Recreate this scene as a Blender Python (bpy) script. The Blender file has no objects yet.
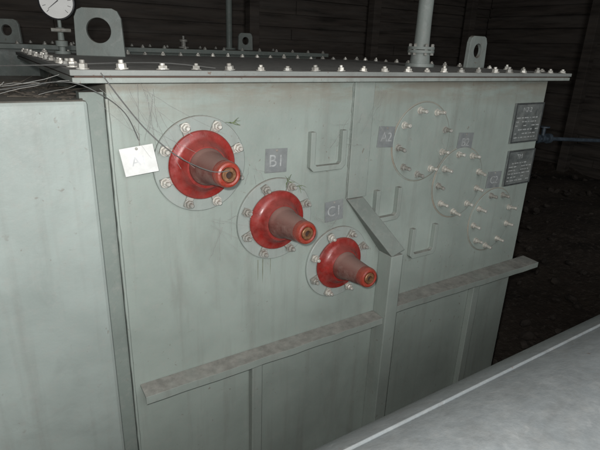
import bpy, bmesh, math, random
from mathutils import Vector, Matrix
from mathutils import noise as mn
random.seed(7)
SC=bpy.context.scene
COL=SC.collection
H=1.9

# ------------------------------------------------------------------ materials
def newmat(name):
    m=bpy.data.materials.new(name); m.use_nodes=True
    nt=m.node_tree
    return m,nt,nt.nodes,nt.links,nt.nodes['Principled BSDF']
def noise(nt,vec,scale,detail=4,rough=.55,dist=0.0):
    n=nt.nodes.new('ShaderNodeTexNoise'); n.inputs['Scale'].default_value=scale
    n.inputs['Detail'].default_value=min(detail,4); n.inputs['Roughness'].default_value=rough
    n.inputs['Distortion'].default_value=dist
    nt.links.new(vec,n.inputs['Vector']); return n.outputs['Fac']
def ramp(nt,fac,a,b,ca=0.0,cb=1.0):
    r=nt.nodes.new('ShaderNodeMapRange'); r.inputs['From Min'].default_value=a; r.inputs['From Max'].default_value=b
    r.inputs['To Min'].default_value=ca; r.inputs['To Max'].default_value=cb
    nt.links.new(fac,r.inputs['Value']); return r.outputs['Result']
def mixc(nt,fac,a,b):
    m=nt.nodes.new('ShaderNodeMix'); m.data_type='RGBA'
    for sock,val in ((m.inputs[6],a),(m.inputs[7],b)):
        if isinstance(val,(tuple,list)): sock.default_value=(*val[:3],1)
        else: nt.links.new(val,sock)
    if isinstance(fac,float): m.inputs[0].default_value=fac
    else: nt.links.new(fac,m.inputs[0])
    return m.outputs[2]
def mul(nt,a,b,op='MULTIPLY'):
    m=nt.nodes.new('ShaderNodeMath'); m.operation=op
    for i,v in enumerate((a,b)):
        if isinstance(v,(int,float)): m.inputs[i].default_value=v
        else: nt.links.new(v,m.inputs[i])
    return m.outputs[0]
def mapping(nt,vec,sc):
    m=nt.nodes.new('ShaderNodeMapping'); m.inputs['Scale'].default_value=sc
    nt.links.new(vec,m.inputs['Vector']); return m.outputs['Vector']

def paint(name,base,rough=.5,dust=(.17,.145,.12),dustamt=.85,rust=.5,streak=.35,spec=.4,wave=.004,under=False,blotch=0.0):
    m,nt,N,L,P=newmat(name)
    g=N.new('ShaderNodeNewGeometry'); pos=g.outputs['Position']
    dark=tuple(c*.82 for c in base); light=tuple(min(1,c*1.12+.008) for c in base)
    c=mixc(nt,ramp(nt,noise(nt,pos,2.2,5,.6,.4),.3,.7),dark,light)
    sv=mapping(nt,pos,(14,14,.9))
    s=ramp(nt,noise(nt,sv,1.5,6,.6),.52,.75,0,streak)
    c=mixc(nt,s,c,(.165,.155,.135))
    d=ramp(nt,noise(nt,pos,38,6,.75),.5,.8,0,.38)
    c=mixc(nt,d,c,(.34,.33,.30))
    r=mul(nt,ramp(nt,noise(nt,pos,55,3,.5,.6),.67,.73),ramp(nt,noise(nt,pos,3.1,2,.5),.46,.60))
    c=mixc(nt,mul(nt,r,rust),c,(.12,.06,.035))
    if blotch:
        bl=ramp(nt,noise(nt,pos,6.5,4,.7,1.2),.50,.66,0,blotch)
        c=mixc(nt,bl,c,(.13,.13,.12))
        bl=ramp(nt,noise(nt,pos,16,4,.6,.8),.62,.67,0,blotch*.6)
        c=mixc(nt,bl,c,(.42,.43,.42))
    if under:
        sm=mul(nt,ramp(nt,noise(nt,mapping(nt,pos,(2.5,2.5,1.1)),1.8,4,.75,.8),.56,.70,0,.25),ramp(nt,noise(nt,pos,24,3,.6),.3,.6,.5,1))
        c=mixc(nt,sm,c,(.17,.165,.14))
        sep0=N.new('ShaderNodeSeparateXYZ'); L.new(pos,sep0.inputs[0])
        band=ramp(nt,sep0.outputs['Z'],1.79,1.885,0,1)
        nb=ramp(nt,noise(nt,mapping(nt,pos,(3,3,14)),1.6,5,.65),.36,.55)
        c=mixc(nt,mul(nt,mul(nt,band,nb),.55),c,(.21,.165,.12))
    sep=N.new('ShaderNodeSeparateXYZ'); L.new(g.outputs['Normal'],sep.inputs[0])
    up=ramp(nt,sep.outputs['Z'],.35,.9)
    up=mul(nt,up,ramp(nt,noise(nt,pos,9,5,.65),.25,.55,.55,1))
    dc=mixc(nt,ramp(nt,noise(nt,pos,30,5,.7),.35,.65),tuple(x*.78 for x in dust),tuple(x*1.3 for x in dust))
    c=mixc(nt,mul(nt,up,dustamt),c,dc)
    L.new(c,P.inputs['Base Color'])
    rr=ramp(nt,noise(nt,pos,12,5,.6),.3,.7,rough-.10,rough+.2)
    L.new(rr,P.inputs['Roughness'])
    P.inputs['Specular IOR Level'].default_value=spec
    b=N.new('ShaderNodeBump'); b.inputs['Strength'].default_value=.4; b.inputs['Distance'].default_value=.0012
    L.new(noise(nt,pos,120,4,.6),b.inputs['Height'])
    b2=N.new('ShaderNodeBump'); b2.inputs['Strength'].default_value=.6; b2.inputs['Distance'].default_value=wave
    L.new(noise(nt,pos,3.5,2,.5),b2.inputs['Height']); L.new(b.outputs[0],b2.inputs['Normal'])
    L.new(b2.outputs[0],P.inputs['Normal'])
    return m
M_tank=paint('tank_paint',(.282,.325,.292),.47,under=True,wave=.008,spec=.5)
M_side=paint('side_paint',(.305,.350,.325),.47,streak=.25,rust=.4,wave=.008,blotch=.12,spec=.5)
M_strip=paint('strip_paint',(.195,.228,.205),.6)
M_cover=paint('cover_paint',(.24,.255,.24),.6,dust=(.30,.29,.265),rust=.8)
M_flange=paint('flange_paint',(.275,.305,.28),.55,dust=(.24,.21,.18),rust=1.0,streak=.6,blotch=.3)
M_bar=paint('bar_paint',(.268,.305,.275),.5,dust=(.235,.222,.20),dustamt=.85)
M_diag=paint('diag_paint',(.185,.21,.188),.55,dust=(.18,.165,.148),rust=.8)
M_fore=paint('foreground_paint',(.215,.240,.247),.5,dust=(.225,.235,.232),dustamt=.5,rust=.9,streak=.1,wave=.003,blotch=.45)
M_pad=paint('pad_paint',(.290,.325,.300),.5,dust=(.25,.22,.19))
M_far=paint('far_paint',(.17,.20,.182),.5)

def simple(name,col,rough=.5,metal=0.0,var=.25,dustc=None,dustf=.0,scale=25,spec=.5,bump=.3,stretch=None):
    m,nt,N,L,P=newmat(name)
    g=N.new('ShaderNodeNewGeometry'); pos=g.outputs['Position']
    if stretch: pos=mapping(nt,pos,stretch)
    c=mixc(nt,ramp(nt,noise(nt,pos,scale,5,.6),.3,.7),tuple(x*(1-var) for x in col),tuple(min(1,x*(1+var)) for x in col))
    if dustc:
        f=ramp(nt,noise(nt,pos,scale*.8,6,.7,.3),.40,.68,0,dustf)
        sep=N.new('ShaderNodeSeparateXYZ'); L.new(g.outputs['Normal'],sep.inputs[0])
        up=ramp(nt,sep.outputs['Z'],.0,.8,0,dustf)
        f=mul(nt,f,up,'MAXIMUM')
        c=mixc(nt,f,c,dustc)
    L.new(c,P.inputs['Base Color'])
    L.new(ramp(nt,noise(nt,pos,scale*2,4,.6),.3,.7,max(.05,rough-.1),min(1,rough+.15)),P.inputs['Roughness'])
    P.inputs['Metallic'].default_value=metal; P.inputs['Specular IOR Level'].default_value=spec
    b=N.new('ShaderNodeBump'); b.inputs['Strength'].default_value=bump; b.inputs['Distance'].default_value=.001
    L.new(noise(nt,pos,180,4,.6),b.inputs['Height']); L.new(b.outputs[0],P.inputs['Normal'])
    return m
M_red=simple('red_enamel',(.235,.020,.016),.30,var=.3,dustc=(.22,.10,.085),dustf=.38,scale=30)
M_cone=simple('dusty_insulator',(.13,.036,.028),.48,var=.25,dustc=(.25,.155,.13),dustf=.8,scale=28)
M_redbright=simple('red_collar',(.26,.028,.016),.30,var=.25,dustc=(.25,.11,.08),dustf=.4,scale=60)
M_brass=simple('copper_stud',(.24,.12,.06),.45,metal=.5,var=.35,scale=70)
M_hole=simple('dark_bore',(.03,.014,.01),.6)
M_zinc=simple('zinc_bolt',(.58,.57,.52),.42,metal=.3,var=.25,dustc=(.34,.28,.22),dustf=.4,scale=60)
M_zincd=simple('dull_bolt',(.36,.36,.33),.55,metal=.25,var=.3,dustc=(.22,.18,.14),dustf=.5,scale=60)
M_rubber=simple('gasket_rubber',(.09,.055,.042),.8)
M_plate=simple('label_plate',(.185,.198,.200),.5,var=.15,dustc=(.27,.285,.265),dustf=.5)
M_white=simple('white_tag',(.68,.69,.67),.6,var=.07,dustc=(.48,.46,.41),dustf=.3,scale=40)
M_ink=simple('faded_ink',(.56,.57,.57),.7)
M_letter=simple('pale_lettering',(.33,.345,.34),.6,var=.3,scale=90)
M_name=simple('rating_plate',(.15,.165,.16),.38,metal=.2,var=.4,dustc=(.27,.28,.26),dustf=.6,scale=18)
M_engr=simple('engraving',(.34,.355,.345),.6,var=.45,scale=80)
M_frame=simple('plate_frame',(.055,.06,.06),.5)
M_black=simple('black_plastic',(.02,.02,.022),.4)
M_dial=simple('dial_white',(.75,.75,.72),.5,var=.04)
M_web=simple('cobweb',(.30,.30,.28),.9,var=.2)
M_wire=simple('thin_wire',(.10,.10,.095),.6,var=.2)
M_twig=simple('twig',(.065,.055,.043),.9,var=.4)
M_leaf=simple('moss_sprig',(.125,.16,.075),.8)
M_stain=simple('oily_stain',(.19,.205,.155),.5,var=.3)
M_blue=simple('pipe_paint',(.045,.06,.075),.35,var=.3)
M_seal=simple('sealant',(.25,.215,.17),.8,var=.4,scale=10,dustc=(.27,.31,.275),dustf=.9)

def m_ground():
    m,nt,N,L,P=newmat('earth')
    g=N.new('ShaderNodeNewGeometry'); pos=g.outputs['Position']
    c=mixc(nt,ramp(nt,noise(nt,pos,1.4,8,.7,.5),.3,.7),(.022,.017,.013),(.09,.070,.054))
    c=mixc(nt,ramp(nt,noise(nt,pos,22,5,.7),.52,.75),c,(.14,.118,.098))
    L.new(c,P.inputs['Base Color']); P.inputs['Roughness'].default_value=.95
    b=N.new('ShaderNodeBump'); b.inputs['Strength'].default_value=.8; b.inputs['Distance'].default_value=.04
    L.new(noise(nt,pos,7,8,.75),b.inputs['Height']); L.new(b.outputs[0],P.inputs['Normal'])
    return m
M_ground=m_ground()
M_wood=simple('old_boards',(.080,.066,.055),.85,var=.6,dustc=(.14,.125,.11),dustf=.6,scale=3,bump=.8,stretch=(.5,.5,5))
M_rock=simple('rubble',(.055,.044,.036),.95,var=.6,dustc=(.08,.069,.058),dustf=.5,scale=8)

# ------------------------------------------------------------------ helpers
WL={}
def put(name,me,mat,loc=(0,0,0),parent=None,bevel=0,smooth=False,rot=None):
    """loc is a world position (parents are unrotated)"""
    ob=bpy.data.objects.new(name,me); COL.objects.link(ob)
    if me is not None:
        if mat and not me.materials: me.materials.append(mat)
        if smooth:
            me.polygons.foreach_set('use_smooth',[True]*len(me.polygons))
            try: me.set_sharp_from_angle(angle=math.radians(38))
            except Exception: pass
    loc=Vector(loc); WL[ob]=loc
    if parent is not None:
        ob.parent=parent; ob.location=loc-WL[parent]
    else: ob.location=loc
    if rot: ob.rotation_euler=rot
    if bevel:
        b=ob.modifiers.new('Bevel','BEVEL'); b.width=bevel; b.segments=2; b.limit_method='ANGLE'; b.angle_limit=math.radians(40)
    return ob
def bm_box(bm,a,b):
    vs=[bm.verts.new((x,y,z)) for x in (a[0],b[0]) for y in (a[1],b[1]) for z in (a[2],b[2])]
    for f in ((0,1,3,2),(4,6,7,5),(0,4,5,1),(2,3,7,6),(0,2,6,4),(1,5,7,3)):
        bm.faces.new([vs[i] for i in f])
def fin(bm,name):
    bmesh.ops.recalc_face_normals(bm,faces=bm.faces)
    me=bpy.data.meshes.new(name); bm.to_mesh(me); bm.free(); return me
def box(name,a,b,mat,parent=None,bevel=.0015,**k):
    bm=bmesh.new(); A=Vector(a); bm_box(bm,(0,0,0),Vector(b)-A)
    return put(name,fin(bm,name),mat,A,parent,bevel,**k)
def lathe_bm(bm,prof,seg=48,axis='-Y',origin=(0,0,0)):
    rings=[]
    o=Vector(origin)
    for r,h in prof:
        ring=[]
        if r<1e-6:
            p=Vector((0,-h,0)) if axis=='-Y' else (Vector((0,0,h)) if axis=='Z' else Vector((h,0,0)))
            ring=[bm.verts.new(o+p)]
        else:
            for i in range(seg):
                t=2*math.pi*i/seg; c,s=r*math.cos(t),r*math.sin(t)
                if axis=='-Y': p=Vector((c,-h,s))
                elif axis=='Z': p=Vector((c,s,h))
                else: p=Vector((h,c,s))
                ring.append(bm.verts.new(o+p))
        rings.append(ring)
    for a,b in zip(rings,rings[1:]):
        if len(a)==1 and len(b)==1: continue
        if len(a)==1:
            for i in range(seg): bm.faces.new((a[0],b[i],b[(i+1)%seg]))
        elif len(b)==1:
            for i in range(seg): bm.faces.new((a[i],b[0],a[(i+1)%seg]))
        else:
            for i in range(seg): bm.faces.new((a[i],b[i],b[(i+1)%seg],a[(i+1)%seg]))
def lathe(name,prof,seg=48,axis='-Y'):
    bm=bmesh.new(); lathe_bm(bm,prof,seg,axis); return fin(bm,name)
def tube_bm(bm,pts,r,seg=6):
    pts=[Vector(p) for p in pts]; rings=[]
    for i,p in enumerate(pts):
        d=(pts[min(i+1,len(pts)-1)]-pts[max(i-1,0)]).normalized()
        u=d.orthogonal().normalized(); v=d.cross(u)
        rr=r[i] if isinstance(r,(list,tuple)) else r
        rings.append([bm.verts.new(p+rr*(math.cos(2*math.pi*k/seg)*u+math.sin(2*math.pi*k/seg)*v)) for k in range(seg)])
    for a,b in zip(rings,rings[1:]):
        best=min(range(seg),key=lambda o:sum((a[k].co-b[(k+o)%seg].co).length for k in range(seg)))
        for k in range(seg):
            bm.faces.new((a[k],b[(k+best)%seg],b[(k+1+best)%seg],a[(k+1)%seg]))
    bm.faces.new(rings[0][::-1]); bm.faces.new(rings[-1])
def text_mesh(s,size,thick=.0006):
    cu=bpy.data.curves.new('lettering','FONT'); cu.body=s; cu.size=size; cu.extrude=thick
    cu.align_x='CENTER'; cu.align_y='CENTER'
    o=bpy.data.objects.new('tmp',cu); COL.objects.link(o)
    bpy.context.view_layer.update()
    me=bpy.data.meshes.new_from_object(o); bpy.data.objects.remove(o); me.materials.clear()
    return me
R90=(math.radians(90),0,0)

# ------------------------------------------------------------------ main transformer
T=put('transformer',None,None,(.93,.7,0))
T.empty_display_size=.2
T["label"]="grey-green oil-filled power transformer tank with three red bushings"
T["category"]="transformer"

tank=box('tank_body',(0,0,0),(1.87,1.4,H),M_tank,T,.004)
box('edge_strip',(-.06,.018,0),(-.003,.06,1.875),M_strip,T,.001)
box('side_panel',(-1.5,-.004,0),(-.045,.9,1.858),M_side,T,.010)
bm=bmesh.new(); tube_bm(bm,[(0,0,z*.03) for z in range(0,63)],[.0045+random.uniform(-.0014,.0014) for _ in range(63)],6)
put('weld_seam',fin(bm,'weld'),M_tank,(.0,.0,.0),T,smooth=True)

box('cover_strip',(.778,-.009,1.50),(.862,-.0005,1.898),M_bar,T,.002)
for xx in (.776,.864):
    bm=bmesh.new()
    tube_bm(bm,[(random.uniform(-.0012,.0012),0,z*.0098) for z in range(0,41)],[.003+random.uniform(-.0012,.0012) for _ in range(41)],6)
    put('weld_seam',fin(bm,'weld'),M_diag,(xx,-.001,1.50),T,smooth=True)
bm=bmesh.new()
v=[bm.verts.new(p) for p in [(.775,-.001,1.498),(.850,-.001,1.498),(1.020,-.001,1.285),(.957,-.001,1.265),
                             (.775,-.010,1.498),(.850,-.010,1.498),(1.020,-.078,1.285),(.957,-.078,1.265)]]
for f in ((0,1,2,3),(4,7,6,5),(0,4,5,1),(1,5,6,2),(2,6,7,3),(3,7,4,0)): bm.faces.new([v[i] for i in f])
put('gusset',fin(bm,'gusset'),M_diag,(0,0,0),T,.003)
box('vertical_rib',(.958,-.075,0),(1.018,-.0005,1.264),M_bar,T,.003)
for x0,x1 in ((.392,.432),(1.555,1.60)):
    box('lower_rib',(x0,-.030,0),(x1,-.0005,.955 if x0<1 else .985),M_bar,T,.003)
def shelf(x0,x1,z,p0,p1):
    bm=bmesh.new(); w=x1-x0; n=16
    random.seed(int(x0*100)+3)
    prev=None
    for i in range(n+1):
        x=w*i/n; p=p0+(p1-p0)*i/n+random.uniform(-.0015,.0015); dz=random.uniform(-.0015,.0015)
        sec=[(0,0),(-p,-.005+dz),(-p,-.032+dz),(-p+.006,-.032+dz),(-p+.007,-.013+dz),(0,-.008)]
        ring=[bm.verts.new((x,a,b)) for a,b in sec]
        if prev:
            for k in range(6): bm.faces.new((prev[k],prev[(k+1)%6],ring[(k+1)%6],ring[k]))
        else: bm.faces.new(ring)
        prev=ring
    bm.faces.new(prev[::-1])
    return put('shelf_angle',fin(bm,'shelf'),M_bar,(x0,-.0008,z),T,.001)
shelf(.018,.956,1.0,.062,.062)
shelf(1.020,1.955,1.04,.070,.085)

X0,X1,Y0,Y1=-.085,1.955,-.052,1.45
box('tank_flange',(X0+.004,Y0+.003,H+.0005),(X1-.004,Y1,H+.0135),M_flange,T,.002)
box('gasket',(X0+.01,Y0+.009,H+.0138),(X1-.01,Y1-.01,H+.0172),M_rubber,T,0)
cover=box('cover_plate',(X0,Y0,H+.0175),(X1,Y1,H+.031),M_cover,T,.002)
ZC=H+.031
bm=bmesh.new()
lathe_bm(bm,[(0,0),(.0155,0),(.0155,.003),(.0,.003)],20,'Z')
lathe_bm(bm,[(0,.003),(.0115,.003),(.0115,.0115),(.0098,.013),(0,.013)],6,'Z')
lathe_bm(bm,[(0,.013),(.006,.013),(.006,.019),(.005,.020),(0,.020)],12,'Z')
bolt_me=fin(bm,'cover_bolt'); bolt_me.materials.append(M_zinc)
bolt_me2=bolt_me.copy(); bolt_me2.materials.clear(); bolt_me2.materials.append(M_zincd)
pts=[]
nx=22
for i in range(nx):
    x=X0+.03+(X1-X0-.06)*i/(nx-1); pts.append((x,Y0+.028)); pts.append((x,Y1-.03))
for i in range(1,15):
    y=Y0+.028+(Y1-Y0-.058)*i/15; pts.append((X0+.03,y)); pts.append((X1-.03,y))
for x,y in pts:
    me=bolt_me if random.random()<.65 else bolt_me2
    o=put('cover_bolt',me,None,(x+random.uniform(-.006,.006),y+random.uniform(-.003,.003),ZC),cover)
    o.rotation_euler=(random.uniform(-.1,.1),random.uniform(-.1,.1),random.uniform(0,1)); s=random.uniform(.84,1.06); o.scale=(s,s,random.uniform(.65,1.15))

def lug_mesh(w,h,r,t):
    bm=bmesh.new(); n=40
    cz=h*.54
    ol=[(-w*.5,0),(w*.5,0),(w*.47,h*.80),(w*.40,h*.95),(w*.30,h),(-w*.30,h),(-w*.40,h*.95),(-w*.47,h*.80)]
    def hit(a):
        d=(math.cos(a),math.sin(a)); best=None
        for i in range(len(ol)):
            p,q=ol[i],ol[(i+1)%len(ol)]
            ex,ez=q[0]-p[0],q[1]-p[1]; den=d[0]*ez-d[1]*ex
            if abs(den)<1e-9: continue
            px,pz=p[0],p[1]-cz
            t_=(px*ez-pz*ex)/den; s=(px*d[1]-pz*d[0])/den
            if t_>0 and -1e-6<=s<=1+1e-6 and (best is None or t_<best): best=t_
        return best
    angs=sorted(set([2*math.pi*i/n+.001 for i in range(n)]+[math.atan2(p[1]-cz,p[0])%(2*math.pi) for p in ol]))
    F=[];B=[];Fi=[];Bi=[]
    for a in angs:
        R=hit(a); c,s=math.cos(a),math.sin(a)
        F.append(bm.verts.new((c*R,-t/2,cz+s*R))); B.append(bm.verts.new((c*R,t/2,cz+s*R)))
        Fi.append(bm.verts.new((c*r,-t/2,cz+s*r))); Bi.append(bm.verts.new((c*r,t/2,cz+s*r)))
    m=len(angs)
    for i in range(m):
        j=(i+1)%m
        bm.faces.new((F[i],F[j],Fi[j],Fi[i])); bm.faces.new((B[i],Bi[i],Bi[j],B[j]))
        bm.faces.new((F[i],B[i],B[j],F[j])); bm.faces.new((Fi[i],Fi[j],Bi[j],Bi[i]))
    return fin(bm,'lug')
M_lug=paint('lug_paint',(.235,.265,.245),.5,dust=(.2,.17,.14),blotch=.3)
put('lifting_lug',lug_mesh(.200,.190,.050,.022),M_lug,(.210,1.03,ZC),T,.002,rot=(0,0,math.radians(-25)))
put('lifting_lug',lug_mesh(.15,.150,.034,.022),M_lug,(1.88,.42,ZC),T,.002,rot=(0,0,math.radians(5)))

bm=bmesh.new()
lathe_bm(bm,[(0,0),(.068,0),(.068,.014),(.048,.014),(.044,.05),(.044,.062),(.062,.062),(.062,.074),(.0,.074)],40,'Z')
lathe_bm(bm,[(0,.077),(.062,.077),(.062,.089),(.036,.089),(.034,.2),(.034,.95),(0,.95)],40,'Z')
pipe=put('riser_pipe',fin(bm,'riser'),M_lug,(1.535,.46,ZC),T,smooth=True)
bm=bmesh.new()
lathe_bm(bm,[(0,-.010),(.008,-.010),(.008,.036),(.006,.040),(0,.040)],6,'Z')
fb=fin(bm,'pipe_bolt'); fb.materials.append(M_zincd)
for i in range(6):
    a=i*math.pi/3+.2
    put('flange_bolt',fb,None,(1.535+.051*math.cos(a),.46+.051*math.sin(a),ZC+.062),pipe)

# oil gauge
GX,GY=.090,1.25
bm=bmesh.new()
lathe_bm(bm,[(0,0),(.035,0),(.035,.012),(.014,.012),(.014,.03),(.026,.032),(.026,.055),(.014,.058),(.012,.09),(.018,.092),(.018,.11),(.008,.112),(.008,.165),(0,.165)],24,'Z')
gauge=put('pressure_gauge',fin(bm,'gauge_stem'),M_lug,(GX,GY,ZC),T,smooth=True)
fa=math.radians(-18)
gc=Vector((GX,GY,ZC+.215))
put('gauge_case',lathe('case',[(0,-.03),(.074,-.03),(.074,.016),(.068,.018),(.068,.011),(0,.011)],40),M_black,gc,gauge,smooth=True,rot=(0,0,fa))
put('gauge_dial',lathe('dial',[(0,.0125),(.0675,.0125)],40),M_dial,gc,gauge,rot=(0,0,fa))
tk=bmesh.new(); tube_bm(tk,[(.046,-.0135,0),(.060,-.0135,0)],.0012,4); tkm=fin(tk,'tick'); tkm.materials.append(M_black)
for i in range(11):
    o=put('dial_mark',tkm,None,gc,gauge)
    o.rotation_mode='QUATERNION'
    o.rotation_quaternion=(Matrix.Rotation(fa,3,'Z')@Matrix.Rotation(-math.radians(225-27*i),3,'Y')).to_quaternion()
bm=bmesh.new()
tube_bm(bm,[(.008,-.0155,.006),(-.036,-.0155,-.030)],[.003,.0010],4)
put('gauge_pointer',fin(bm,'pointer'),M_black,gc,gauge,rot=(0,0,fa))
bm=bmesh.new(); tube_bm(bm,[(-.04,0,0),(.04,0,0)],[.008,.008],8)
put('gauge_valve',fin(bm,'valve'),M_zincd,(GX,GY-.02,ZC+.10),gauge,smooth=True)

# ------------------------------------------------------------------ bushings
def tbolt():
    bm=bmesh.new()
    lathe_bm(bm,[(0,0),(.014,0),(.014,.003),(0,.003)],18)
    lathe_bm(bm,[(0,.003),(.0115,.003),(.0115,.012),(.010,.0135),(0,.0135)],6)
    lathe_bm(bm,[(0,.0135),(.0062,.0135),(.0062,.024),(.0048,.026),(0,.026)],12)
    return fin(bm,'bolt')
cb=tbolt(); cb.materials.append(M_zinc); cb2=cb.copy(); cb2.materials.clear(); cb2.materials.append(M_zincd)
cl=bmesh.new(); bm_box(cl,(-.011,-.009,-.028),(.011,-.001,.012)); clm=fin(cl,'clamp'); clm.materials.append(M_zincd)
def bushing(loc):
    b=put('bushing',lathe('bushing_collar',[(0,.012),(.093,.012),(.098,.015),(.099,.020),(.096,.024),(.086,.026),(.078,.028),(.070,.035),(.064,.046),(.058,.054),(0,.054)],64),M_red,loc,T,smooth=True)
    put('mounting_flange',lathe('flange',[(0,.0006),(.137,.0006),(.137,.009),(.135,.011),(0,.0112)],72),M_pad,loc,b,smooth=True)
    put('insulator',lathe('ins',[(0,.045),(.051,.045),(.053,.054),(.051,.064),(.047,.070),(.0445,.08),(.040,.12),(.0350,.168),(0,.168)],56),M_cone,loc,b,smooth=True)
    put('terminal_collar',lathe('collar',[(0,.164),(.0338,.164),(.0350,.169),(.0350,.184),(.0343,.190),(.031,.196),(.026,.198),(.0215,.1965),(.0205,.190),(0,.190)],48),M_redbright,loc,b,smooth=True)
    put('terminal_stud',lathe('stud',[(0,.188),(.0190,.188),(.0190,.197),(.017,.199),(.0095,.199),(.0085,.190),(0,.182)],32),M_brass,loc,b,smooth=True)
    put('stud_bore',lathe('bore',[(0,.1895),(.0084,.1895),(.0084,.1915),(0,.1915)],24),M_hole,loc,b)
    for i in range(8):
        a=math.radians(22.5+45*i+random.uniform(-3,3)); x,z=.117*math.cos(a),.117*math.sin(a)
        c=put('clamp',clm,None,(loc[0]+x,loc[1]-.011,loc[2]+z),b,rot=(0,math.pi/2-a+random.uniform(-.15,.15),0))
        c.modifiers.new('b','BEVEL').width=.001
        put('flange_bolt',random.choice((cb,cb,cb2)),None,(loc[0]+x,loc[1]-.020,loc[2]+z),b,rot=(random.uniform(-.08,.08),random.uniform(0,1),random.uniform(-.06,.06)))
    return b
spots=[((.238,0,1.674),(3.5,0)),((.486,0,1.470),(4.0,.0)),((.752,0,1.262),(4.5,-2))]
for (loc,(tx,tz)) in spots:
    b=bushing(loc)
    for c in b.children:
        if c.name.split('.')[0] in ('insulator','terminal_collar','terminal_stud','stud_bore'):
            c.rotation_euler=(math.radians(-tx),0,math.radians(tz))

# ------------------------------------------------------------------ stud ports
def studbolt():
    bm=bmesh.new()
    lathe_bm(bm,[(0,0),(.0135,0),(.0135,.003),(0,.003)],18)
    lathe_bm(bm,[(0,.003),(.0115,.003),(.0115,.013),(0,.013)],6)
    lathe_bm(bm,[(0,.013),(.0068,.013),(.0068,.040),(.0055,.042),(0,.042)],14)
    return fin(bm,'stud')
sb=studbolt(); sb.materials.append(M_zinc); sb2=sb.copy(); sb2.materials.clear(); sb2.materials.append(M_zincd)
for (x,z) in ((1.12,1.677),(1.362,1.492),(1.625,1.288)):
    loc=(x,0,z)
    p=put('blank_port',lathe('port',[(0,.0006),(.147,.0006),(.147,.0045),(.1455,.0055),(.144,.0056),(.0,.0056)],72),M_tank,loc,T,smooth=True)
    put('sealant_line',lathe('seal',[(.1465,.0008),(.1475,.0032),(.150,.0028),(.1525,.0008)],64),M_seal,loc,p,smooth=True)
    n=9
    for i in range(n):
        a=math.radians(22+360/n*i+random.uniform(-5,5))
        o=put('threaded_stud',random.choice((sb,sb,sb2)),None,(x+.123*math.cos(a),-.005,z+.123*math.sin(a)),p,rot=(random.uniform(-.14,.14),0,random.uniform(-.14,.14)))
        o.scale=(1,random.uniform(.75,1.1),1)

def ubr(x0,x1,z0,z1):
    bm=bmesh.new(); w=x1-x0;h=z1-z0;t=.018;d=.020
    o=[(0,h),(0,.014),(.014,0),(w-.014,0),(w,.014),(w,h),(w-t,h),(w-t,t+.008),(w-t-.008,t),(t+.008,t),(t,t+.008),(t,h)]
    f=[bm.verts.new((p[0],-d,p[1])) for p in o]; k=[bm.verts.new((p[0],0,p[1])) for p in o]
    bm.faces.new(f); bm.faces.new(k[::-1])
    for i in range(len(o)):
        j=(i+1)%len(o); bm.faces.new((f[i],k[i],k[j],f[j]))
    put('cable_bracket',fin(bm,'ubracket'),M_bar,(x0,-.0006,z0),T,.0015)
ubr(.605,.748,1.615,1.745); ubr(.905,1.03,1.39,1.515); ubr(1.115,1.262,1.20,1.33)

def plate(cx,cz,w,h,txt,size,ang=0,mat=M_plate,ink=M_letter,y=-.002,name='phase_label',yaw=0,bold=0):
    bm=bmesh.new(); bm_box(bm,(-w/2,-.0018,-h/2),(w/2,0,h/2))
    r=(0,math.radians(ang),math.radians(yaw))
    p=put(name,fin(bm,'plate'),mat,(cx,y,cz),T,.0008,rot=r)
    me=text_mesh(txt,size)
    t=put('lettering',me,ink,(0,0,0),None); t.parent=p; t.location=(0,-.0024,-.002); t.rotation_euler=R90
    s=put('fixing_screw',lathe('screw',[(0,0),(.004,0),(.0035,.0015),(0,.002)],12),M_zincd,(0,0,0),None,smooth=True)
    s.parent=p; s.location=(0,-.0018,h*.42)
    return p
plate(.487,1.662,.078,.076,"B1",.054,2)
plate(.726,1.462,.078,.074,"C1",.052,-3)
plate(.938,1.708,.076,.074,"A2",.046,4)
plate(1.370,1.660,.088,.076,"B2",.046,3)
plate(1.600,1.478,.092,.074,"C2",.046,3)
tg=plate(.060,1.706,.085,.074,"A1",.034,-9,M_white,M_ink,-.03,'hanging_tag',-14)
bm=bmesh.new(); tube_bm(bm,[(0,0,0),(.004,.008,.03),(-.002,.026,.052)],.0008,5)
put('tag_wire',fin(bm,'wire'),M_zincd,(.062,-.032,1.74),T)

def rating(x0,x1,z0,z1,head,rows):
    w,h=x1-x0,z1-z0
    r=box('rating_plate',(x0,-.010,z0),(x1,-.0006,z1),M_name,T,.001)
    bm=bmesh.new()
    o=[(0,0),(w,0),(w,h),(0,h)]; q=[(.006,.006),(w-.006,.006),(w-.006,h-.006),(.006,h-.006)]
    O=[bm.verts.new((a,-.002,b)) for a,b in o]; I=[bm.verts.new((a,-.002,b)) for a,b in q]
    O2=[bm.verts.new((a,0,b)) for a,b in o]; I2=[bm.verts.new((a,0,b)) for a,b in q]
    for i in range(4):
        j=(i+1)%4
        bm.faces.new((O[i],O[j],I[j],I[i])); bm.faces.new((O2[i],I2[i],I2[j],O2[j])); bm.faces.new((O[i],O2[i],O2[j],O[j])); bm.faces.new((I[i],I[j],I2[j],I2[i]))
    put('plate_frame',fin(bm,'frame'),M_frame,(x0,-.0102,z0),r)
    bm=bmesh.new(); random.seed(int(z0*1000))
    def bar(ax,az,bx,bz): bm_box(bm,(ax,-.0005,az),(bx,0,bz))
    for k in range(rows):
        zz=h*.12+(h*.60)*k/rows
        xx=.016
        while xx<w-.03:
            l=random.uniform(.008,.030)
            if random.random()<.8: bar(xx,zz,min(xx+l,w-.014),zz+.0045)
            xx+=l+.007
    put('engraved_table',fin(bm,'table'),M_engr,(x0,-.0104,z0),r)
    me=text_mesh(head,.03)
    put('lettering',me,M_engr,(x0+w*.42,-.0112,z1-.030),r,rot=R90)
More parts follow.
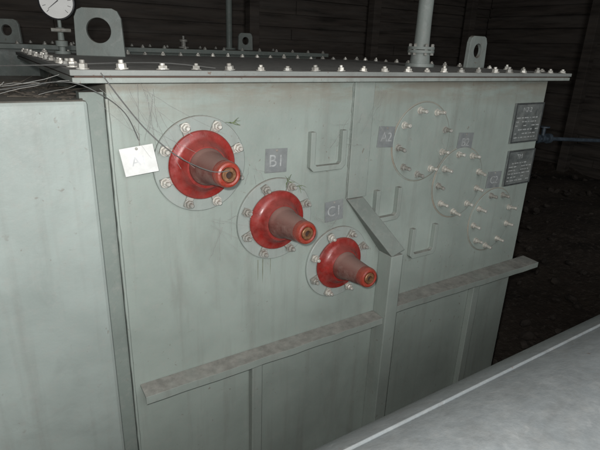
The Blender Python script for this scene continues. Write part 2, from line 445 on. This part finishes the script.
rating(1.660,1.858,1.635,1.806,"N7-2",6)
rating(1.668,1.858,1.440,1.600,"TM",6)

def drips(x,z,n,seed):
    random.seed(seed)
    for i in range(n):
        bm=bmesh.new(); xx=random.uniform(-.04,.04); l=random.uniform(.03,.09); wd=random.uniform(.0010,.0022)
        vs=[(-wd,0,0),(wd,0,0),(wd*.8,0,-l*.6),(0,0,-l),(-wd*.9,0,-l*.55)]
        bm.faces.new([bm.verts.new(a) for a in vs])
        put('oil_drip',fin(bm,'drip'),M_stain,(x+xx,-.0010-.0003*i,z),T)
drips(.465,1.335,4,3)

def sprig(loc,seed,n=7,s=.018):
    random.seed(seed); bm=bmesh.new()
    for i in range(n):
        a=random.uniform(0,6.28); p=Vector((0,0,0)); pts=[p.copy()]
        d=Vector((math.cos(a),-.25,math.sin(a)))
        for k in range(4):
            d=(d+Vector((random.uniform(-.6,.6),random.uniform(-.3,.2),random.uniform(-.6,.6)))).normalized(); p=p+d*s*.35; pts.append(p.copy())
        tube_bm(bm,pts,[.0011,.001,.0008,.0006,.0003],4)
    o=put('moss_tuft',fin(bm,'sprig'),M_leaf,loc,None)
    o["label"]="small green moss tuft caught on a flange bolt"; o["category"]="moss"; o["group"]="moss tufts on the bolts"
sprig((.325,-.03,1.79),1); sprig((.515,-.03,1.600),2); sprig((.565,-.02,1.575),6,5)

# ------------------------------------------------------------------ cobwebs, wires and twigs
random.seed(21)
bm=bmesh.new()
def strand(a,b,sag,r=.0006,n=14,j=.0):
    a,b=Vector(a),Vector(b); pts=[]
    for i in range(n+1):
        t=i/n; p=a.lerp(b,t); p.z-=sag*4*t*(1-t)
        if 0<i<n: p+=Vector((random.uniform(-j,j),random.uniform(-j,j),random.uniform(-j,j)))
        pts.append(p)
    tube_bm(bm,pts,r,4)
for i in range(14):
    strand((random.uniform(-.05,.12),-.04,random.uniform(1.86,1.90)),(random.uniform(.05,.34),random.uniform(-.10,-.01),random.uniform(1.68,1.80)),random.uniform(.0,.02),.00035,10,.001)
for i in range(8):
    strand((random.uniform(.26,.36),-.008,random.uniform(1.45,1.62)),(random.uniform(.25,.42),-.012,random.uniform(1.36,1.5)),random.uniform(0,.01),.0004,8,.002)
for (cx_,cz_) in ((.75,1.72),(.44,1.60),(.70,1.42),(1.25,1.60),(.86,1.80)):
    for i in range(7):
        strand((cx_+random.uniform(-.08,.08),-.012,cz_+random.uniform(-.05,.09)),(cx_+random.uniform(-.08,.08),-.02,cz_+random.uniform(-.08,.06)),.006,.00035,8,.002)
for i in range(9):
    a=random.uniform(-.5,-.05)
    strand((a,random.uniform(0,.2),1.862),(a+random.uniform(.05,.3),-.03,random.uniform(1.885,1.93)),random.uniform(-.01,.01),.0006,10,.002)
ow=put('cobweb',fin(bm,'cobweb'),M_web,(0,0,0))
ow["kind"]="stuff"; ow["label"]="dusty grey cobweb strands hanging across the tank front"; ow["category"]="cobweb"
def wire(pts,r,lab):
    bm=bmesh.new(); P=[Vector(p) for p in pts]; out=[]
    for i in range(len(P)-1):
        p0=P[max(i-1,0)];p1=P[i];p2=P[i+1];p3=P[min(i+2,len(P)-1)]
        for k in range(6):
            t=k/6; out.append(.5*((2*p1)+(p2-p0)*t+(2*p0-5*p1+4*p2-p3)*t*t+(3*p1-p0-3*p2+p3)*t**3))
    out.append(P[-1]); tube_bm(bm,out,r,6)
    o=put('loose_wire',fin(bm,'wire'),M_wire,(0,0,0),smooth=True); o["label"]=lab; o["category"]="wire"; o["group"]="loose wires draped over the tank"
wire([(-.02,-.06,1.925),(.02,-.075,1.86),(.07,-.09,1.79),(.13,-.13,1.73),(.19,-.19,1.700),(.235,-.205,1.70)],.0014,"thin dark loose wire draped from the lid onto a bushing")
wire([(-.34,.05,1.862),(-.22,.0,1.885),(-.10,-.055,1.905),(-.03,-.06,1.88),(.03,-.045,1.83),(.06,-.04,1.76)],.0012,"thin dark loose wire bent down over the lid edge")
wire([(-.48,.10,1.862),(-.30,.12,1.92),(-.10,-.02,1.94),(.15,.05,1.945),(.30,.02,1.934)],.0012,"thin loose wire arched across the bolted lid corner")
random.seed(33)
bm=bmesh.new()
for i in range(38):
    p=Vector((random.uniform(-.55,-.05),random.uniform(.02,.5),1.862+random.uniform(0,.006)))
    pts=[p.copy()]; d=Vector((random.uniform(-1,1),random.uniform(-1,1),random.uniform(-.05,.3))).normalized()
    for k in range(5):
        d=(d+Vector((random.uniform(-.4,.4),random.uniform(-.4,.4),random.uniform(-.25,.2)))).normalized(); p=p+d*random.uniform(.008,.035); p.z=max(p.z,1.862); pts.append(p.copy())
    tube_bm(bm,pts,[.0014,.0013,.0011,.0009,.0007,.0004],5)
for i in range(160):
    s=random.uniform(.003,.011)
    mt=Matrix.Translation((random.uniform(-.6,-.05),random.uniform(.0,.6),1.859))@Matrix.Diagonal((s*random.uniform(.6,2),s,s*.5,1))
    bmesh.ops.create_icosphere(bm,subdivisions=1,radius=1,matrix=mt)
od=put('twig_debris',fin(bm,'twigs'),M_twig,(0,0,0))
od["kind"]="stuff"; od["label"]="dry twigs and dirt scattered on the side box"; od["category"]="twigs"

# ------------------------------------------------------------------ foreground vessel
V=Vector((0,-1.307,1.9965)); dirv=Vector((0,.6197,-.7662)).normalized(); nrm=Vector((0,-.7662,-.6197)).normalized()
Rv=.42; tp=V+dirv*.92; ctr=tp+nrm*Rv
bm=bmesh.new()
xs0,xs1=-.6,2.9
def mnz(x,a): return mn.noise(Vector((x*1.6,math.cos(a)*1.6,math.sin(a)*1.6)))+.15*mn.noise(Vector((x*5,math.cos(a)*4,math.sin(a)*4)))
nxs,na=120,144
rings=[]
for i in range(nxs+1):
    x=xs0+(xs1-xs0)*i/nxs; ring=[]
    for k in range(na):
        a=2*math.pi*k/na; r=Rv*(1+.003*mnz(x,a)); ring.append(bm.verts.new((x,r*math.cos(a),r*math.sin(a))))
    rings.append(ring)
for a,b in zip(rings,rings[1:]):
    for k in range(na): bm.faces.new((a[k],b[k],b[(k+1)%na],a[(k+1)%na]))
bm.faces.new(rings[0]); bm.faces.new(rings[-1][::-1])
vessel=put('conservator_drum',fin(bm,'drum'),M_fore,(0,ctr.y,ctr.z),smooth=True)
vessel["label"]="large dusty grey cylindrical oil conservator drum beside the transformer"; vessel["category"]="oil drum"
bm=bmesh.new(); a0=math.atan2(-nrm.z,-nrm.y)
n=14; ri,ro=Rv-.001,Rv+.006
A=[];B=[]
for i in range(n+1):
    a=a0+math.radians(-4+22*i/n)
    A.append([bm.verts.new((x,ro*math.cos(a),ro*math.sin(a))) for x in (xs0+.03,xs1-.03)])
    B.append([bm.verts.new((x,ri*math.cos(a),ri*math.sin(a))) for x in (xs0+.03,xs1-.03)])
for i in range(n):
    bm.faces.new((A[i][0],A[i][1],A[i+1][1],A[i+1][0])); bm.faces.new((B[i][0],B[i+1][0],B[i+1][1],B[i][1]))
bm.faces.new((A[0][0],B[0][0],B[0][1],A[0][1])); bm.faces.new((A[n][0],A[n][1],B[n][1],B[n][0]))
put('seam_lap',fin(bm,'lap'),M_fore,(0,ctr.y,ctr.z),vessel,.002,smooth=True)
for x in (0.0,2.3):
    box('support_leg',(x,ctr.y-.2,0),(x+.06,ctr.y+.2,ctr.z-Rv*.8),M_fore,vessel,.003)

# ------------------------------------------------------------------ second transformer behind
T2=put('transformer',None,None,(.85,2.85,0))
T2["label"]="second dark grey-green transformer tank standing behind in the gloom"; T2["category"]="transformer"
Z2=1.955
box('tank_body',(-.9,2.45,0),(2.3,3.25,Z2-.03),M_far,T2,.004)
c2=box('cover_plate',(-.98,2.38,Z2-.0295),(2.38,3.32,Z2),M_far,T2,.002)
for i in range(22):
    for y in (2.41,3.29):
        put('cover_bolt',bolt_me2,None,(-.94+3.28*i/21,y,Z2),c2)
put('lifting_lug',lug_mesh(.17,.15,.034,.022),M_lug,(-.03,2.68,Z2),T2,.002,rot=(0,0,math.radians(-30)))
put('lifting_lug',lug_mesh(.15,.15,.034,.022),M_lug,(1.94,3.12,Z2),T2,.002,rot=(0,0,math.radians(0)))
bm=bmesh.new()
lathe_bm(bm,[(0,0),(.045,0),(.045,.012),(.02,.014),(.02,.05),(.035,.052),(.035,.07),(.01,.074),(.01,.1),(0,.1)],20,'Z')
put('vent_valve',fin(bm,'valve'),M_zincd,(1.33,3.10,Z2),T2,smooth=True)
bm=bmesh.new(); lathe_bm(bm,[(0,0),(.06,0),(.06,.015),(.028,.015),(.028,1.2),(0,1.2)],24,'Z')
put('riser_pipe',fin(bm,'pipe2'),M_far,(1.79,3.15,Z2),T2,smooth=True)

# ------------------------------------------------------------------ surroundings
bm=bmesh.new()
N=110
gv=[[None]*(N+1) for _ in range(N+1)]
for i in range(N+1):
    for j in range(N+1):
        x=-10+26*i/N; y=-8+22*j/N
        h=mn.fractal(Vector((x*.6,y*.6,0)),1,2,5)*.05
        if x>2.6: h+=min(1,(x-2.6)/3)*(.25+.22*mn.noise(Vector((x*.9,y*.9,3)))+.08*mn.noise(Vector((x*2.6,y*2.6,1))))
        gv[i][j]=bm.verts.new((x,y,h-.04))
for i in range(N):
    for j in range(N): bm.faces.new((gv[i][j],gv[i+1][j],gv[i+1][j+1],gv[i][j+1]))
g=put('ground',fin(bm,'ground'),M_ground,(0,0,0),smooth=True); g["kind"]="structure"

random.seed(5); bm=bmesh.new()
for i in range(700):
    x=random.uniform(2.3,7.5); y=random.uniform(-1.5,5); s=random.uniform(.008,.045)
    hz=min(1,max(0,(x-2.6)/3))*.25
    mt=Matrix.Translation((x,y,hz-.02))@Matrix.Rotation(random.uniform(0,6),4,Vector((random.random(),random.random(),1)))@Matrix.Diagonal((s*random.uniform(.6,1.6),s,s*random.uniform(.4,.9),1))
    r=bmesh.ops.create_icosphere(bm,subdivisions=2,radius=1,matrix=mt)
    for v in r['verts']: v.co+=Vector((random.uniform(-.15,.15),random.uniform(-.15,.15),random.uniform(-.15,.15)))*s
rb=put('rubble',fin(bm,'rubble'),M_rock,(0,0,0)); rb["kind"]="stuff"; rb["label"]="small stones and earth clods scattered on the ground"; rb["category"]="rubble"

def boarded(name,length,height,seed,lab):
    random.seed(seed); bm=bmesh.new(); z=0
    while z<height:
        h=random.uniform(.14,.24); x=0
        while x<length:
            l=random.uniform(2.0,3.6); d=random.uniform(0,.04)
            bm_box(bm,(x+.004,-.03-d,z+.008),(min(x+l,length)-.004,-d,z+h-.018)); x+=l
        z+=h
    bm_box(bm,(0,.002,0),(length,.08,height))
    o=put(name,fin(bm,name),M_wood,(0,0,0)); o["label"]=lab; o["category"]="wall"
    return o
w1=boarded('boarded_wall',16,4.2,3,"dark weathered wall of horizontal timber boards"); w1.location=(-5,5.2,0)
w2=boarded('boarded_wall',9,4.2,8,"dark weathered side wall of horizontal timber boards"); w2.location=(8.0,5.1,0); w2.rotation_euler=(0,0,math.radians(-90))
for i,(x,y) in enumerate(((2.9,4.9),(5.0,4.9),(7.2,4.9),(7.75,3.0),(7.75,.8))):
    p=box('timber_post',(x,y,-.1),(x+.14,y+.14,3.6),M_wood,None,.006)
    p["label"]="rough square timber post standing against the boards"; p["category"]="post"; p["group"]="timber posts along the wall"

bm=bmesh.new()
tube_bm(bm,[(2.45,.62,1.50),(2.9,.50,1.49),(3.6,.35,1.45),(4.6,.2,1.40),(7.7,-.4,1.25)],.013,16)
sp=put('service_pipe',fin(bm,'sp'),M_blue,(0,0,0),smooth=True); sp["label"]="thin dark blue-grey service pipe with a valve body"; sp["category"]="pipe"
bm=bmesh.new()
for xx,rr in ((0,.032),(.05,.025),(.10,.032)):
    lathe_bm(bm,[(0,xx-.012),(rr,xx-.012),(rr,xx+.012),(0,xx+.012)],20,'X')
lathe_bm(bm,[(0,0),(.012,0),(.012,.05),(.034,.052),(.034,.06),(0,.06)],20,'Z',(.05,0,.02))
put('valve_body',fin(bm,'valve'),M_blue,(2.75,.542,1.494),sp,smooth=True,rot=(0,0,math.radians(-14)))

# ------------------------------------------------------------------ light
w=bpy.data.worlds.new("World"); SC.world=w; w.use_nodes=True
bg=w.node_tree.nodes['Background']; bg.inputs[0].default_value=(.55,.52,.5,1); bg.inputs[1].default_value=.03
camloc=Vector((-.2711,-1.3069,1.9965))
cx=Vector((.8425,-.5376,.0356)); cy=Vector((-.155,-.3052,-.9396)); cz=Vector((.516,.786,-.3404))
def lamp(name,kind,loc,energy,color,**k):
    l=bpy.data.lights.new(name,kind); l.energy=energy; l.color=color
    for a,b in k.items(): setattr(l,a,b)
    o=bpy.data.objects.new(name,l); COL.objects.link(o); o.location=loc; return o
lamp('camera_flash','POINT',camloc+cx*-.03-cy*.04-cz*.03,78,(1,.99,.98),shadow_soft_size=.016)
# added fill for ambient light, behind the camera, to lift the tank's far end
a=lamp('ambient_fill','AREA',(.2,-4.0,3.0),88,(.97,.985,1),shape='SQUARE',size=2.6)
a.rotation_euler=(Vector((1.3,.2,1.1))-Vector(a.location)).to_track_quat('-Z','Y').to_euler()

cd=bpy.data.cameras.new('camera'); co=bpy.data.objects.new('camera',cd); COL.objects.link(co)
M=Matrix((( cx.x,-cy.x,-cz.x,camloc.x),(cx.y,-cy.y,-cz.y,camloc.y),(cx.z,-cy.z,-cz.z,camloc.z),(0,0,0,1)))
co.matrix_world=M
cd.sensor_width=36; cd.lens=29.4; cd.clip_start=.02; cd.clip_end=200
SC.camera=co
SC.view_settings.view_transform='Standard'; SC.view_settings.look='None'; SC.view_settings.exposure=0
